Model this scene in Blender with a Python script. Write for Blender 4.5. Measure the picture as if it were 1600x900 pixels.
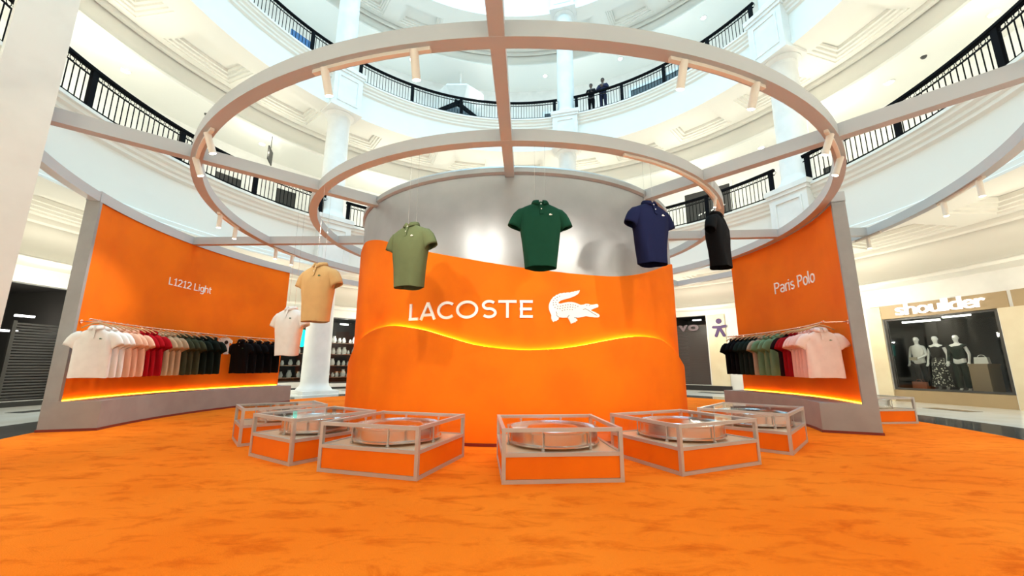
import bpy, bmesh, math, random
from math import sin, cos, radians, pi, hypot, atan2, degrees
from mathutils import Vector, Matrix
random.seed(4)
C = bpy.context.scene.collection
for o in list(bpy.data.objects): bpy.data.objects.remove(o)
sc = bpy.context.scene
# ------------------------------------------------------------------ camera
F, PITCH, ROLL, YAW = 625.8, .191, -.003, -.009
D = 8.375                                   # distance to the centre of the rotunda
def cam_vec(X, U, d):
    c, s = cos(ROLL), sin(ROLL); x = c*X+s*U; u = -s*X+c*U
    c, s = cos(PITCH), sin(PITCH); y = c*d-s*u; z = s*d+c*u
    c, s = cos(YAW), sin(YAW); return Vector((c*x+s*y, -s*x+c*y, z))
cd = bpy.data.cameras.new('camera'); cd.sensor_width = 36; cd.lens = F*36/1600; cd.clip_start = .05; cd.clip_end = 200
cam = bpy.data.objects.new('camera', cd); C.objects.link(cam)
r_, u_, f_ = cam_vec(1, 0, 0), cam_vec(0, 1, 0), cam_vec(0, 0, 1)
m = Matrix((r_, u_, -f_)).transposed().to_4x4(); m.translation = Vector((0, 0, 1.0)); cam.matrix_world = m
sc.camera = cam
# ------------------------------------------------------------------ light and exposure
vs = sc.view_settings; sc.display_settings.display_device = 'sRGB'
vs.view_transform = 'Standard'; vs.look = 'None'; vs.exposure = 0.2; vs.gamma = 1; vs.use_curve_mapping = False
w = bpy.data.worlds.new('sky'); sc.world = w; w.use_nodes = True
w.node_tree.nodes['Background'].inputs[0].default_value = (.55, .82, 1, 1); w.node_tree.nodes['Background'].inputs[1].default_value = 1.0
def P(R, a, z):
    a = radians(a); return Vector((R*sin(a), D-R*cos(a), z))
def light(name, kind, loc, energy, color=(1, 1, 1), size=.1, target=None, **k):
    l = bpy.data.lights.new(name, kind); l.energy = energy; l.color = color
    if kind == 'AREA': l.shape = 'DISK'; l.size = size
    else: l.shadow_soft_size = size
    for kk, v in k.items(): setattr(l, kk, v)
    o = bpy.data.objects.new(name, l); C.objects.link(o); o.location = loc
    if target is not None:
        o.rotation_euler = (Vector(target)-Vector(loc)).to_track_quat('-Z', 'Y').to_euler()
    return o
SPOT_W = 85
SKY_W, GAL_W = 3750, 92
light('skylight', 'AREA', (0, D, 25.5), SKY_W, (.34, .73, 1), 16, (0, D, 0))
for k in range(14):                         # warm bare point lights added to brighten the galleries, no fixtures built
    a = k*360/14+8
    light('gallery_fill', 'POINT', P(10.6, a, 2.75), GAL_W*.85, (1, .93, .74), .12)
    light('gallery_fill', 'POINT', P(11.0, a, 9.0), GAL_W, (1, .94, .76), .12)
    light('gallery_fill', 'POINT', P(11.0, a, 15.4), GAL_W*.42, (1, .98, .92), .12)
# ------------------------------------------------------------------ materials
def mat(name, col, rough=.5, metal=0., emit=None, es=0., noise=None, bump=0., bscale=60, coat=0., spec=.5, sheen=0.):
    mt = bpy.data.materials.new(name); mt.use_nodes = True; nt = mt.node_tree; b = nt.nodes['Principled BSDF']
    b.inputs['Base Color'].default_value = (*col, 1); b.inputs['Roughness'].default_value = rough; b.inputs['Metallic'].default_value = metal
    b.inputs['Specular IOR Level'].default_value = spec
    if coat: b.inputs['Coat Weight'].default_value = coat
    if sheen: b.inputs['Sheen Weight'].default_value = sheen
    if emit: b.inputs['Emission Color'].default_value = (*emit, 1); b.inputs['Emission Strength'].default_value = es
    tc = nt.nodes.new('ShaderNodeTexCoord')
    if noise:                                # (second colour, scale, low, high, detail)
        n = nt.nodes.new('ShaderNodeTexNoise'); n.inputs['Scale'].default_value = noise[1]; n.inputs['Detail'].default_value = noise[4]
        rp = nt.nodes.new('ShaderNodeValToRGB'); rp.color_ramp.elements[0].position = noise[2]; rp.color_ramp.elements[1].position = noise[3]
        rp.color_ramp.elements[0].color = (*noise[0], 1); rp.color_ramp.elements[1].color = (*col, 1)
        nt.links.new(tc.outputs['Object'], n.inputs['Vector']); nt.links.new(n.outputs['Fac'], rp.inputs['Fac']); nt.links.new(rp.outputs['Color'], b.inputs['Base Color'])
    if bump:
        n = nt.nodes.new('ShaderNodeTexNoise'); n.inputs['Scale'].default_value = bscale; n.inputs['Detail'].default_value = 3
        bp = nt.nodes.new('ShaderNodeBump'); bp.inputs['Strength'].default_value = bump; bp.inputs['Distance'].default_value = .01
        nt.links.new(tc.outputs['Object'], n.inputs['Vector']); nt.links.new(n.outputs['Fac'], bp.inputs['Height']); nt.links.new(bp.outputs['Normal'], b.inputs['Normal'])
    return mt
M = {}
M['plaster'] = mat('plaster', (.84, .83, .80), .7, noise=((.78, .77, .74), 2, .35, .6, 4))
M['plaster2'] = mat('ceiling_paint', (.86, .84, .78), .8)
M['cream'] = mat('cream_stone', (.82, .72, .52), .5, noise=((.74, .62, .42), 1.5, .35, .65, 6))
M['tanstone'] = mat('tan_stone', (.42, .30, .16), .5, noise=((.37, .26, .14), 1.2, .35, .65, 5))
M['orange'] = mat('orange_fabric_panel', (.90, .185, .001), .75, noise=((.82, .155, .001), 1.3, .35, .6, 5), bump=.15, bscale=220, spec=.2)
M['grey'] = mat('grey_laminate', (.33, .32, .31), .55, noise=((.30, .29, .28), 3, .4, .6, 4))
M['silver'] = mat('silver_paint', (.43, .44, .45), .36, .4, noise=((.38, .39, .40), 2.5, .35, .65, 6))
M['ringmetal'] = mat('satin_silver_beam', (.50, .51, .52), .5, .0)
M['beammetal'] = mat('case_frame_metal', (.54, .51, .48), .38, .45)
M['steel'] = mat('polished_steel', (.78, .77, .76), .16, 1., bump=.25, bscale=6)
M['steel2'] = mat('brushed_steel', (.70, .68, .66), .22, 1., bump=.06, bscale=12)
M['skirt'] = mat('dark_red_edging', (.18, .012, .004), .5)
M['black'] = mat('black_iron', (.012, .012, .014), .4)
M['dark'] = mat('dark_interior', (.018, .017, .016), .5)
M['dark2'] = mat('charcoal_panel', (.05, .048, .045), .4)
M['shutter'] = mat('dark_shutter_metal', (.10, .10, .10), .35, .6)
M['white'] = mat('white_plastic', (.88, .88, .87), .4)
M['letter'] = mat('white_lettering', (.95, .94, .92), .4)
M['dot'] = mat('grey_scale_marks', (.20, .17, .18), .5)
M['led'] = mat('amber_light_strip', (1, .5, .05), .5, emit=(1, .42, .012), es=26)
M['led2'] = mat('amber_wall_strip', (1, .5, .05), .5, emit=(1, .42, .012), es=17)
M['lamp'] = mat('lamp_face', (1, 1, 1), .5, emit=(1, .95, .82), es=14)
M['lampw'] = mat('tube_lamp', (1, 1, 1), .5, emit=(1, 1, .97), es=5)
M['spotbody'] = mat('cream_spot_body', (.83, .76, .66), .4)
M['signlit'] = mat('lit_sign_letters', (1, 1, 1), .5, emit=(1, .99, .95), es=.9)
M['teal'] = mat('teal_sign', (.0, .75, .65), .4, emit=(0, .8, .68), es=.8)
M['purple'] = mat('purple_icon', (.055, .02, .11), .6)
M['vo'] = mat('dim_sign_letters', (.17, .13, .15), .6)
M['wood'] = mat('pale_wood', (.62, .36, .16), .5, noise=((.5, .27, .11), 9, .4, .6, 3))
M['button'] = mat('pearl_button', (.8, .78, .72), .25)
M['mannequin'] = mat('glossy_white_figure', (.86, .85, .82), .3)
M['skin'] = mat('brown_skin', (.10, .055, .035), .6)
M['bluesign'] = mat('blue_sign', (.02, .09, .24), .4)
M['brownbox'] = mat('brown_display_block', (.32, .22, .13), .6)
M['redbag'] = mat('terracotta_bag', (.42, .13, .07), .5)
M['deck'] = mat('case_deck', (.80, .55, .36), .3, coat=.3)
M['copper'] = mat('rose_gold_rail', (.80, .52, .42), .25, .9)
def carpet_mat():
    mt = mat('orange_carpet', (.95, .20, .012), .95, spec=.05); nt = mt.node_tree; b = nt.nodes['Principled BSDF']
    tc = nt.nodes['Texture Coordinate']
    mp = nt.nodes.new('ShaderNodeMapping'); mp.inputs['Rotation'].default_value = (0, 0, .35); mp.inputs['Scale'].default_value = (1, 2.3, 1)
    n1 = nt.nodes.new('ShaderNodeTexNoise'); n1.inputs['Scale'].default_value = 2.6; n1.inputs['Detail'].default_value = 8; n1.inputs['Roughness'].default_value = .68; n1.inputs['Distortion'].default_value = .5
    n2 = nt.nodes.new('ShaderNodeTexNoise'); n2.inputs['Scale'].default_value = .6; n2.inputs['Detail'].default_value = 3
    r1 = nt.nodes.new('ShaderNodeValToRGB'); e = r1.color_ramp.elements; e[0].position = .30; e[0].color = (.72, .105, .003, 1); e[1].position = .50; e[1].color = (.95, .192, .010, 1)
    r2 = nt.nodes.new('ShaderNodeValToRGB'); e = r2.color_ramp.elements; e[0].position = .35; e[0].color = (.92, .86, .8, 1); e[1].position = .65; e[1].color = (1, 1.12, 1.5, 1)
    mx = nt.nodes.new('ShaderNodeMix'); mx.data_type = 'RGBA'; mx.blend_type = 'MULTIPLY'; mx.inputs['Factor'].default_value = 1
    nt.links.new(tc.outputs['Object'], mp.inputs['Vector']); nt.links.new(mp.outputs[0], n1.inputs['Vector']); nt.links.new(tc.outputs['Object'], n2.inputs['Vector'])
    nt.links.new(n1.outputs['Fac'], r1.inputs['Fac']); nt.links.new(n2.outputs['Fac'], r2.inputs['Fac'])
    nt.links.new(r1.outputs[0], mx.inputs[6]); nt.links.new(r2.outputs[0], mx.inputs[7]); nt.links.new(mx.outputs[2], b.inputs['Base Color'])
    n3 = nt.nodes.new('ShaderNodeTexNoise'); n3.inputs['Scale'].default_value = 140; bp = nt.nodes.new('ShaderNodeBump'); bp.inputs['Strength'].default_value = .5; bp.inputs['Distance'].default_value = .01
    nt.links.new(tc.outputs['Object'], n3.inputs['Vector']); nt.links.new(n3.outputs['Fac'], bp.inputs['Height']); nt.links.new(bp.outputs[0], b.inputs['Normal'])
    return mt
M['carpet'] = carpet_mat()
M['marble'] = mat('polished_cream_marble', (.90, .87, .80), .22, noise=((.82, .78, .68), 1.4, .35, .6, 8), coat=.4)
M['darkmarble'] = mat('polished_dark_granite', (.055, .055, .055), .10, noise=((.10, .10, .095), 3, .35, .65, 8))
def glass_mat(name, tint=(1, 1, 1), refl=1.45):
    mt = bpy.data.materials.new(name); mt.use_nodes = True; nt = mt.node_tree; nt.nodes.clear()
    o = nt.nodes.new('ShaderNodeOutputMaterial'); t = nt.nodes.new('ShaderNodeBsdfTransparent'); g = nt.nodes.new('ShaderNodeBsdfGlossy')
    t.inputs[0].default_value = (*tint, 1); g.inputs['Roughness'].default_value = .02
    lw = nt.nodes.new('ShaderNodeLayerWeight'); lw.inputs[0].default_value = .5; pw = nt.nodes.new('ShaderNodeMath'); pw.operation = 'POWER'; pw.inputs[1].default_value = 4.0
    ma = nt.nodes.new('ShaderNodeMath'); ma.operation = 'MULTIPLY_ADD'; ma.inputs[1].default_value = refl; ma.inputs[2].default_value = .025; mx = nt.nodes.new('ShaderNodeMixShader')
    nt.links.new(lw.outputs['Facing'], pw.inputs[0]); nt.links.new(pw.outputs[0], ma.inputs[0]); fr = ma
    nt.links.new(fr.outputs[0], mx.inputs[0]); nt.links.new(t.outputs[0], mx.inputs[1]); nt.links.new(g.outputs[0], mx.inputs[2]); nt.links.new(mx.outputs[0], o.inputs[0])
    return mt
M['glass'] = glass_mat('clear_acrylic', (.99, .985, .98), .35); M['shopglass'] = glass_mat('shop_glass', (.85, .87, .86), .5)
def skirt_pattern():
    mt = mat('black_white_print', (.02, .02, .02), .8); nt = mt.node_tree; b = nt.nodes['Principled BSDF']; tc = nt.nodes['Texture Coordinate']
    v = nt.nodes.new('ShaderNodeTexVoronoi'); v.inputs['Scale'].default_value = 17; r = nt.nodes.new('ShaderNodeValToRGB'); e = r.color_ramp.elements
    e[0].position = .32; e[0].color = (.8, .78, .66, 1); e[1].position = .38; e[1].color = (.01, .01, .01, 1)
    nt.links.new(tc.outputs['Object'], v.inputs['Vector']); nt.links.new(v.outputs['Distance'], r.inputs['Fac']); nt.links.new(r.outputs[0], b.inputs['Base Color']); return mt
M['print'] = skirt_pattern()
def cloth(name, col): 
    return mat('cloth_'+name, col, .9, bump=.25, bscale=260, spec=.12, noise=(tuple(c*.95 for c in col), 9, .35, .6, 3))
for n_, c_ in dict(white=(.86, .84, .80), peach=(.78, .46, .32), red=(.36, .004, .010), beige=(.50, .36, .22), olive=(.06, .068, .036), darkgreen=(.008, .015, .011), black=(.004, .004, .005),
                   greenblack=(.012, .022, .018), sage=(.17, .30, .17), greybeige=(.42, .36, .27), burgundy=(.018, .006, .007), crimson=(.30, .006, .010), pink=(.85, .56, .50), palepink=(.88, .68, .62),
                   green=(.007, .048, .026), khaki=(.115, .135, .062), navy=(.006, .008, .034), tan=(.62, .38, .16), cap=(.02, .02, .03), forest=(.008, .022, .016), stripe=(.03, .03, .06)).items():
    M[n_] = cloth(n_, c_)
# ------------------------------------------------------------------ helpers
def obj(name, bm, m, parent=None, smooth=False, loc=None):
    me = bpy.data.meshes.new(name); bmesh.ops.recalc_face_normals(bm, faces=bm.faces); bm.to_mesh(me); bm.free()
    o = bpy.data.objects.new(name, me); C.objects.link(o); me.materials.append(m)
    if smooth:
        for p in me.polygons: p.use_smooth = True
        if smooth != True: me.set_sharp_from_angle(angle=radians(smooth))
    if parent is not None: o.parent = parent
    if loc is not None: o.location = loc
    return o
def tag(o, label, cat, group=None, kind=None):
    o['label'] = label; o['category'] = cat
    if group: o['group'] = group
    if kind: o['kind'] = kind
    return o
def thing(name, label, cat, loc=(0, 0, 0), rz=0., group=None):
    o = bpy.data.objects.new(name, None); C.objects.link(o); o.location = loc; o.rotation_euler = (0, 0, rz); o.empty_display_size = .1
    return tag(o, label, cat, group)
def struct(name, bm, m, smooth=False):
    o = obj(name, bm, m, None, smooth); o['kind'] = 'structure'; return o
def dup(root, loc, rz, label, group=None, scale=None):
    r = root.copy(); C.objects.link(r); r.location = loc; r.rotation_euler = (0, 0, rz); r['label'] = label
    if group: r['group'] = group
    if scale: r.scale = (scale,)*3
    for ch in list(root.children):
        c = ch.copy(); C.objects.link(c); c.parent = r
        for g in ch.children:
            d = g.copy(); C.objects.link(d); d.parent = c
    return r
def box(bm, x0, x1, y0, y1, z0, z1, mtx=None):
    vs_ = [bm.verts.new(Vector(v) if mtx is None else mtx @ Vector(v)) for v in ((x0,y0,z0),(x1,y0,z0),(x1,y1,z0),(x0,y1,z0),(x0,y0,z1),(x1,y0,z1),(x1,y1,z1),(x0,y1,z1))]
    for f in ((0,3,2,1),(4,5,6,7),(0,1,5,4),(1,2,6,5),(2,3,7,6),(3,0,4,7)): bm.faces.new([vs_[i] for i in f])
def lathe(bm, prof, a0=0., a1=360., n=96, closed=True, c=None):
    """sweep the (r, z) polygon round the rotunda axis (or round c)"""
    full = abs(a1-a0) >= 359.9; rows = []
    cnt = n if full else n+1
    for i in range(cnt):
        a = a0+(a1-a0)*i/n
        if c is None: rows.append([bm.verts.new(P(r, a, z)) for r, z in prof])
        else: rows.append([bm.verts.new((c[0]+r*sin(radians(a)), c[1]-r*cos(radians(a)), z)) for r, z in prof])
    L = len(prof); segs = L if closed else L-1
    for i in range(n if full else n):
        A, B = rows[i], rows[(i+1) % len(rows)]
        for j in range(segs):
            try: bm.faces.new((A[j], A[(j+1) % L], B[(j+1) % L], B[j]))
            except ValueError: pass
    if closed and not full:
        bm.faces.new(rows[0]); bm.faces.new(rows[-1][::-1])
    return rows
def pbox(bm, r0, r1, a0, a1, z0, z1, n=None):
    if n is None: n = max(1, int(abs(a1-a0)/2.5))
    lathe(bm, [(r0, z0), (r1, z0), (r1, z1), (r0, z1)], a0, a1, n)
def tube(bm, pts, r, n=8, cap=True):
    pts = [Vector(p) for p in pts]; rows = []; up0 = None
    for i, p in enumerate(pts):
        d = (pts[min(i+1, len(pts)-1)]-pts[max(i-1, 0)]).normalized()
        ref = Vector((0, 0, 1)) if abs(d.z) < .95 else Vector((1, 0, 0))
        x = d.cross(ref).normalized()
        if up0 is not None and x.dot(up0) < 0: x = -x
        up0 = x; y = d.cross(x)
        rr = r[i] if isinstance(r, (list, tuple)) else r
        rows.append([bm.verts.new(p+x*rr*cos(2*pi*k/n)+y*rr*sin(2*pi*k/n)) for k in range(n)])
    for a, b in zip(rows, rows[1:]):
        for k in range(n): bm.faces.new((a[k], a[(k+1) % n], b[(k+1) % n], b[k]))
    if cap: bm.faces.new(rows[0][::-1]); bm.faces.new(rows[-1])
def NB(): return bmesh.new()
def prism(bm, outline, fn, t0, t1):
    """2-D outline -> solid between depths t0 and t1, mapped by fn(x, y, t); the outline may be concave"""
    out = bm; bm = bmesh.new(); f0 = fn; fn = lambda x, y, t: Vector((x, y, t))
    A = [bm.verts.new(fn(x, y, t1)) for x, y in outline]; B = [bm.verts.new(fn(x, y, t0)) for x, y in outline]; n = len(outline)
    from mathutils.geometry import tessellate_polygon
    tris = tessellate_polygon([[Vector((x, y, 0)) for x, y in outline]])
    for t in tris:
        for S in (A, B):
            try: bm.faces.new([S[i] for i in t])
            except ValueError: pass
    for i in range(n): bm.faces.new((A[i], A[(i+1) % n], B[(i+1) % n], B[i]))
    xs = [p[0] for p in outline]; x = min(xs)+.06
    while x < max(xs)-.01 and max(xs)-min(xs) > .15:
        bmesh.ops.bisect_plane(bm, geom=bm.verts[:]+bm.edges[:]+bm.faces[:], plane_co=(x, 0, 0), plane_no=(1, 0, 0)); x += .06
    for v in bm.verts: v.co = f0(*v.co)
    me = bpy.data.meshes.new('tmp'); bm.to_mesh(me); bm.free(); out.from_mesh(me); bpy.data.meshes.remove(me)
_fc = {}
def text_bm(s, fn, height, depth=.02, spacing=1., bold=0., width=None):
    """flat Bfont text laid through fn(x, y, t); height = cap height"""
    cu = bpy.data.curves.new('t', 'FONT'); cu.body = s; cu.size = 1; cu.extrude = .5; cu.space_character = spacing; cu.offset = bold; cu.resolution_u = 5
    o = bpy.data.objects.new('t', cu); C.objects.link(o); dg = bpy.context.evaluated_depsgraph_get(); me = bpy.data.meshes.new_from_object(o.evaluated_get(dg))
    bpy.data.objects.remove(o); bm = bmesh.new(); bm.from_mesh(me); bpy.data.meshes.remove(me)
    xs = [v.co.x for v in bm.verts]; x0, x1 = min(xs), max(xs); k = height/.70; kx = k if width is None else width/(x1-x0)
    for v in bm.verts: v.co = fn((v.co.x-x0)*kx, v.co.y*k, (v.co.z+.5)*depth)
    return bm
def stroke(bm, pts, wd, fn, t1):
    n = len(pts); L, R_ = [], []
    for i, (x, y) in enumerate(pts):
        dx = pts[min(i+1, n-1)][0]-pts[max(i-1, 0)][0]; dy = pts[min(i+1, n-1)][1]-pts[max(i-1, 0)][1]; l = hypot(dx, dy); nx, ny = -dy/l*wd/2, dx/l*wd/2
        L.append((x+nx, y+ny)); R_.append((x-nx, y-ny))
    for i in range(n-1):
        q = [L[i], L[i+1], R_[i+1], R_[i]]
        A = [bm.verts.new(fn(x, y, t1)) for x, y in q]; B = [bm.verts.new(fn(x, y, 0)) for x, y in q]
        bm.faces.new(A); bm.faces.new(B[::-1])
        for k in range(4): bm.faces.new((A[k], A[(k+1) % 4], B[(k+1) % 4], B[k]))
def arc(cx, cy, rx, ry, a0, a1, n=14): return [(cx+rx*cos(radians(a0+(a1-a0)*i/n)), cy+ry*sin(radians(a0+(a1-a0)*i/n))) for i in range(n+1)]
# glyph strokes, cap height 1: (advance, strokes)
GL = {'L': (.62, [[(.05, 1), (.05, .0)], [(.0, .05), (.52, .05)]]), '1': (.60, [[(.30, 0), (.30, 1)], [(.34, .98), (.08, .80)], [(.1, .04), (.5, .04)]]),
      '2': (.68, [arc(.29, .72, .23, .24, 160, -40)+[(.06, .08)], [(.02, .05), (.56, .05)]]), ' ': (.34, []), 'i': (.24, [[(.07, 0), (.07, .70)], [(.07, .86), (.07, .97)]]),
      'g': (.62, [arc(.26, .36, .22, .32, 0, 360, 20), [(.50, .70), (.50, -.08)]+arc(.28, -.10, .22, .18, 0, -150, 8)]), 'h': (.62, [[(.06, 0), (.06, 1.04)], arc(.28, .44, .21, .24, 175, 0)+[(.49, 0)]]),
      't': (.40, [[(.14, .92), (.14, .16)]+arc(.26, .17, .12, .14, 180, 280, 6), [(.0, .66), (.34, .66)]]), 'P': (.66, [[(.06, 0), (.06, 1)], [(.06, .95)]+arc(.30, .72, .23, .23, 90, -90)+[(.06, .49)]]),
      'a': (.58, [arc(.24, .48, .20, .20, 150, 0, 8)+[(.44, 0)], arc(.23, .20, .20, .17, 50, 350, 16)]), 'r': (.38, [[(.06, 0), (.06, .68)], arc(.28, .42, .21, .24, 175, 80, 8)]),
      's': (.50, [arc(.22, .51, .16, .155, 35, 262, 10)+arc(.22, .19, .17, .155, 98, -150, 10)]), 'o': (.62, [arc(.28, .34, .24, .32, 0, 360, 22)]), 'l': (.24, [[(.07, 0), (.07, 1.04)]])}
def letter_meshes(s, fn, height, wd, depth, width=None):
    tot = sum(GL[c][0] for c in s); k = (width or tot*height)/tot; x = 0; out = []
    for c in s:
        b = bmesh.new()
        for st in GL[c][1]: stroke(b, [((x+px)*k, py*height) for px, py in st], wd, fn, depth)
        x += GL[c][0]
        if GL[c][1]: out.append(b)
        else: b.free()
    return out
def drum_map(R, az0, z0, sgn=1):
    return lambda x, y, t: P(R+t*(1 if sgn > 0 else -1), az0+sgn*degrees(x/R), z0+y)

# ================================================================== SETTING
bm = NB(); lathe(bm, [(0.01, -.25), (16, -.25), (16, 0), (0.01, 0)], n=96); struct('floor', bm, M['marble'])
bm = NB(); lathe(bm, [(7.0, .001), (8.5, .001), (8.5, .006), (7.0, .006)], n=96); struct('trim_1', bm, M['darkmarble'])
bm = NB()
for a in range(-180, 180, 12): pbox(bm, 10.2, 10.6, a, a+5, 0, .005)
struct('trim_2', bm, M['darkmarble'])
# gallery slabs: fascia, coffered soffit, cove and lower ceiling
def gallery(z0, fh, name, wallR, closed_top=False):
    zs = z0-fh
    bm = NB()
    lathe(bm, [(13.6, z0), (9.0, z0), (9.0, z0-.07), (9.05, z0-.09), (9.05, z0-.17), (9.12, z0-.22), (9.12, z0-.30), (9.17, z0-.34), (9.17, z0-.42), (9.24, z0-.48), (9.24, zs+.22),
               (9.18, zs+.18), (9.18, zs+.08), (9.14, zs+.05), (9.14, zs), (9.95, zs), (9.95, zs+.32), (11.28, zs+.32), (11.28, zs), (11.5, zs), (11.5, zs+.06), (11.58, zs+.06), (11.58, zs-.10), (11.66, zs-.14),
               (11.66, zs+.02), (11.74, zs+.02), (11.74, zs-.35), (11.70, zs-.55), (11.60, zs-.75), (11.45, zs-.92), (11.28, zs-1.02), (11.28, zs-1.07), (11.22, zs-1.07), (11.22, zs-1.15), (wallR, zs-1.15), (wallR, z0-.3), (13.6, z0-.3)], n=144)
    struct(name, bm, M['plaster2'], smooth=35)
    bm = NB()
    for k in range(24):
        ac = 102.5+15*k; h = 5.5
        pbox(bm, 9.95, 11.28, ac+h, ac+15-h, zs, zs+.3, 2)                       # bridge between coffers
        for i, (dr, dz) in enumerate(((.0, .05), (.09, .12), (.17, .20))):     # stepped moulding
            da = degrees(dr/10.6); q = .09; dq = degrees(q/10.6); a0, a1 = ac-h+da, ac+h-da; r0, r1 = 9.95+dr, 11.28-dr; zz = (zs+dz, zs+.31)
            pbox(bm, r0, r0+q, a0, a1, *zz, 5); pbox(bm, r1-q, r1, a0, a1, *zz, 5)
            pbox(bm, r0+q, r1-q, a0, a0+dq, *zz, 1); pbox(bm, r0+q, r1-q, a1-dq, a1, *zz, 1)
    struct(name.replace('ceiling', 'trim_coffer'), bm, M['plaster2'])
gallery(6.3, 1.8, 'ceiling_1', 12.6); gallery(12.65, 1.65, 'ceiling_2', 13.5); gallery(20.2, 1.65, 'ceiling_3', 13.5)
for i, (z0, z1) in enumerate(((6.3, 9.8), (12.65, 17.4), (20.2, 25.6))):
    bm = NB(); pbox(bm, 13.4, 13.6, 0, 360, z0, z1+.4, 96); struct('wall_upper_%d' % (i+1), bm, M['plaster'])
bm = NB(); pbox(bm, 9.3, 13.6, 0, 360, 25.4, 25.7, 96); struct('ceiling_4', bm, M['plaster2'])

# ground level shop wall: solid pieces, sills and headers round the openings
ZC = 3.4
OPEN = [(-101, -76, .12, 2.95), (-129.0, -135.5, .30, 2.90), (-138.0, -146.0, .22, 3.05), (143.6, 137.2, .22, 3.15), (109.6, 97.4, .33, 2.42), (94.6, 80, .10, 2.42)]
ops = sorted([(min(a, b), max(a, b), c, d) for a, b, c, d in OPEN])
bm = NB(); cur = -180.
bt = NB()
for a0, a1, z0, z1 in ops:
    tanr = a0 > 75 and a0 < 115
    pbox(bm, 12, 12.25, cur, a0, 0, ZC)
    pbox(bt if tanr else bm, 12, 12.25, a0, a1, 0, z0)
    if tanr:
        pbox(bt, 11.97, 12.25, a0-1.2, a1+1.2, z1, 2.82); pbox(bm, 12, 12.25, a0, a1, 2.82, ZC)
    else: pbox(bm, 12, 12.25, a0, a1, z1, ZC)
    cur = a1
pbox(bm, 12, 12.25, cur, 180, 0, ZC)
struct('wall_back', bm, M['plaster']); struct('wall_right', bt, M['tanstone'])
bm = NB()
pbox(bm, 11.94, 12.0, 133.6, 136.9, .1, 3.12); pbox(bm, 11.95, 12.0, 109.6, 111.4, 0, 2.8); pbox(bm, 11.95, 12.0, 94.8, 97.2, 0, 2.42)
struct('trim_3', bm, M['cream'])
bm = NB(); pbox(bm, 11.92, 12.0, 133.4, 144.2, 0, .2); pbox(bm, 11.94, 12.0, -101, -76, 0, .12); pbox(bm, 11.94, 12.0, -128.6, -147, 0.0, .08); struct('baseboard_back', bm, M['dark'])
# dark shop interiors behind the openings
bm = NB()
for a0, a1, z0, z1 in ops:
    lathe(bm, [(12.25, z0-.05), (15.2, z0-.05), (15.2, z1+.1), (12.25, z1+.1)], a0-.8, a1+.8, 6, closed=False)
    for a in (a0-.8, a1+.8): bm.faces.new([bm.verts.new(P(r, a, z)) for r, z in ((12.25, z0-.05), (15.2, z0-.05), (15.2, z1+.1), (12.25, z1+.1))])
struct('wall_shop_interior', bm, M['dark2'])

# ------------------------------------------------------------------ columns
def column(a, label):
    t = thing('rotunda_column', label, 'column', P(9.5, a, 0), radians(a)+pi)
    def put(name, f, smooth=False):
        b = NB(); f(b); return obj(name, b, M['plaster'], t, smooth)
    def shaft(z0, z1, r):
        def f(b): lathe(b, [(r*1.32, z0), (r*1.32, z0+.12), (r*1.22, z0+.2), (r*1.05, z0+.28), (r, z0+.4), (r*.97, (z0+z1)/2), (r*.93, z1-.35), (r*1.0, z1-.30), (r*1.0, z1-.24), (r*.95, z1-.22), (r*.97, z1-.14), (r*1.25, z1-.06), (r*1.25, z1)], 0, 360, 28, closed=False, c=(0, 0))
        return f
    put('shaft', shaft(.0, 4.42, .46), 40); put('shaft', shaft(6.42, 10.92, .44), 40); put('shaft', shaft(12.78, 18.5, .42), 40)
    def ped(z0, z1):
        def f(b):
            box(b, -.58, .58, -.62, .3, z0, z1); box(b, -.66, .66, -.70, .3, z1-.12, z1+.04); box(b, -.62, .62, -.66, .3, z1-.24, z1-.12); box(b, -.64, .64, -.68, .28, z0-.015, z0+.12)
            for (x0, x1, zz0, zz1) in ((-.42, -.36, z0+.28, z1-.4), (.36, .42, z0+.28, z1-.4), (-.36, .36, z0+.28, z0+.34), (-.36, .36, z1-.46, z1-.4)): box(b, x0, x1, -.65, -.6, zz0, zz1)
        return f
    put('pedestal', ped(4.42, 6.40)); put('pedestal', ped(10.92, 12.76)); put('pedestal', ped(18.5, 20.3)); put('base', lambda b: box(b, -.62, .62, -.62, .62, 0, .12))
column(-131, 'round white column left of the drum, running up through every gallery')
column(165, 'round pale blue-lit column rising just right of the crossing overhead beam')
column(111, 'round white column above the right-hand wall, beside the tall gallery railing')
# near support pillar
bm = NB(); box(bm, -.26, .26, -.20, .20, 0.012, 9); box(bm, -.265, .265, -.205, .205, .012, .1)
o = obj('support_pillar', bm, M['plaster']); o.location = (-5.20, 3.72, 0); o.rotation_euler = (0, 0, radians(-32)); tag(o, 'thick square white pillar close by, overlapping the far end of the overhead beam', 'pillar')
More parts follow.
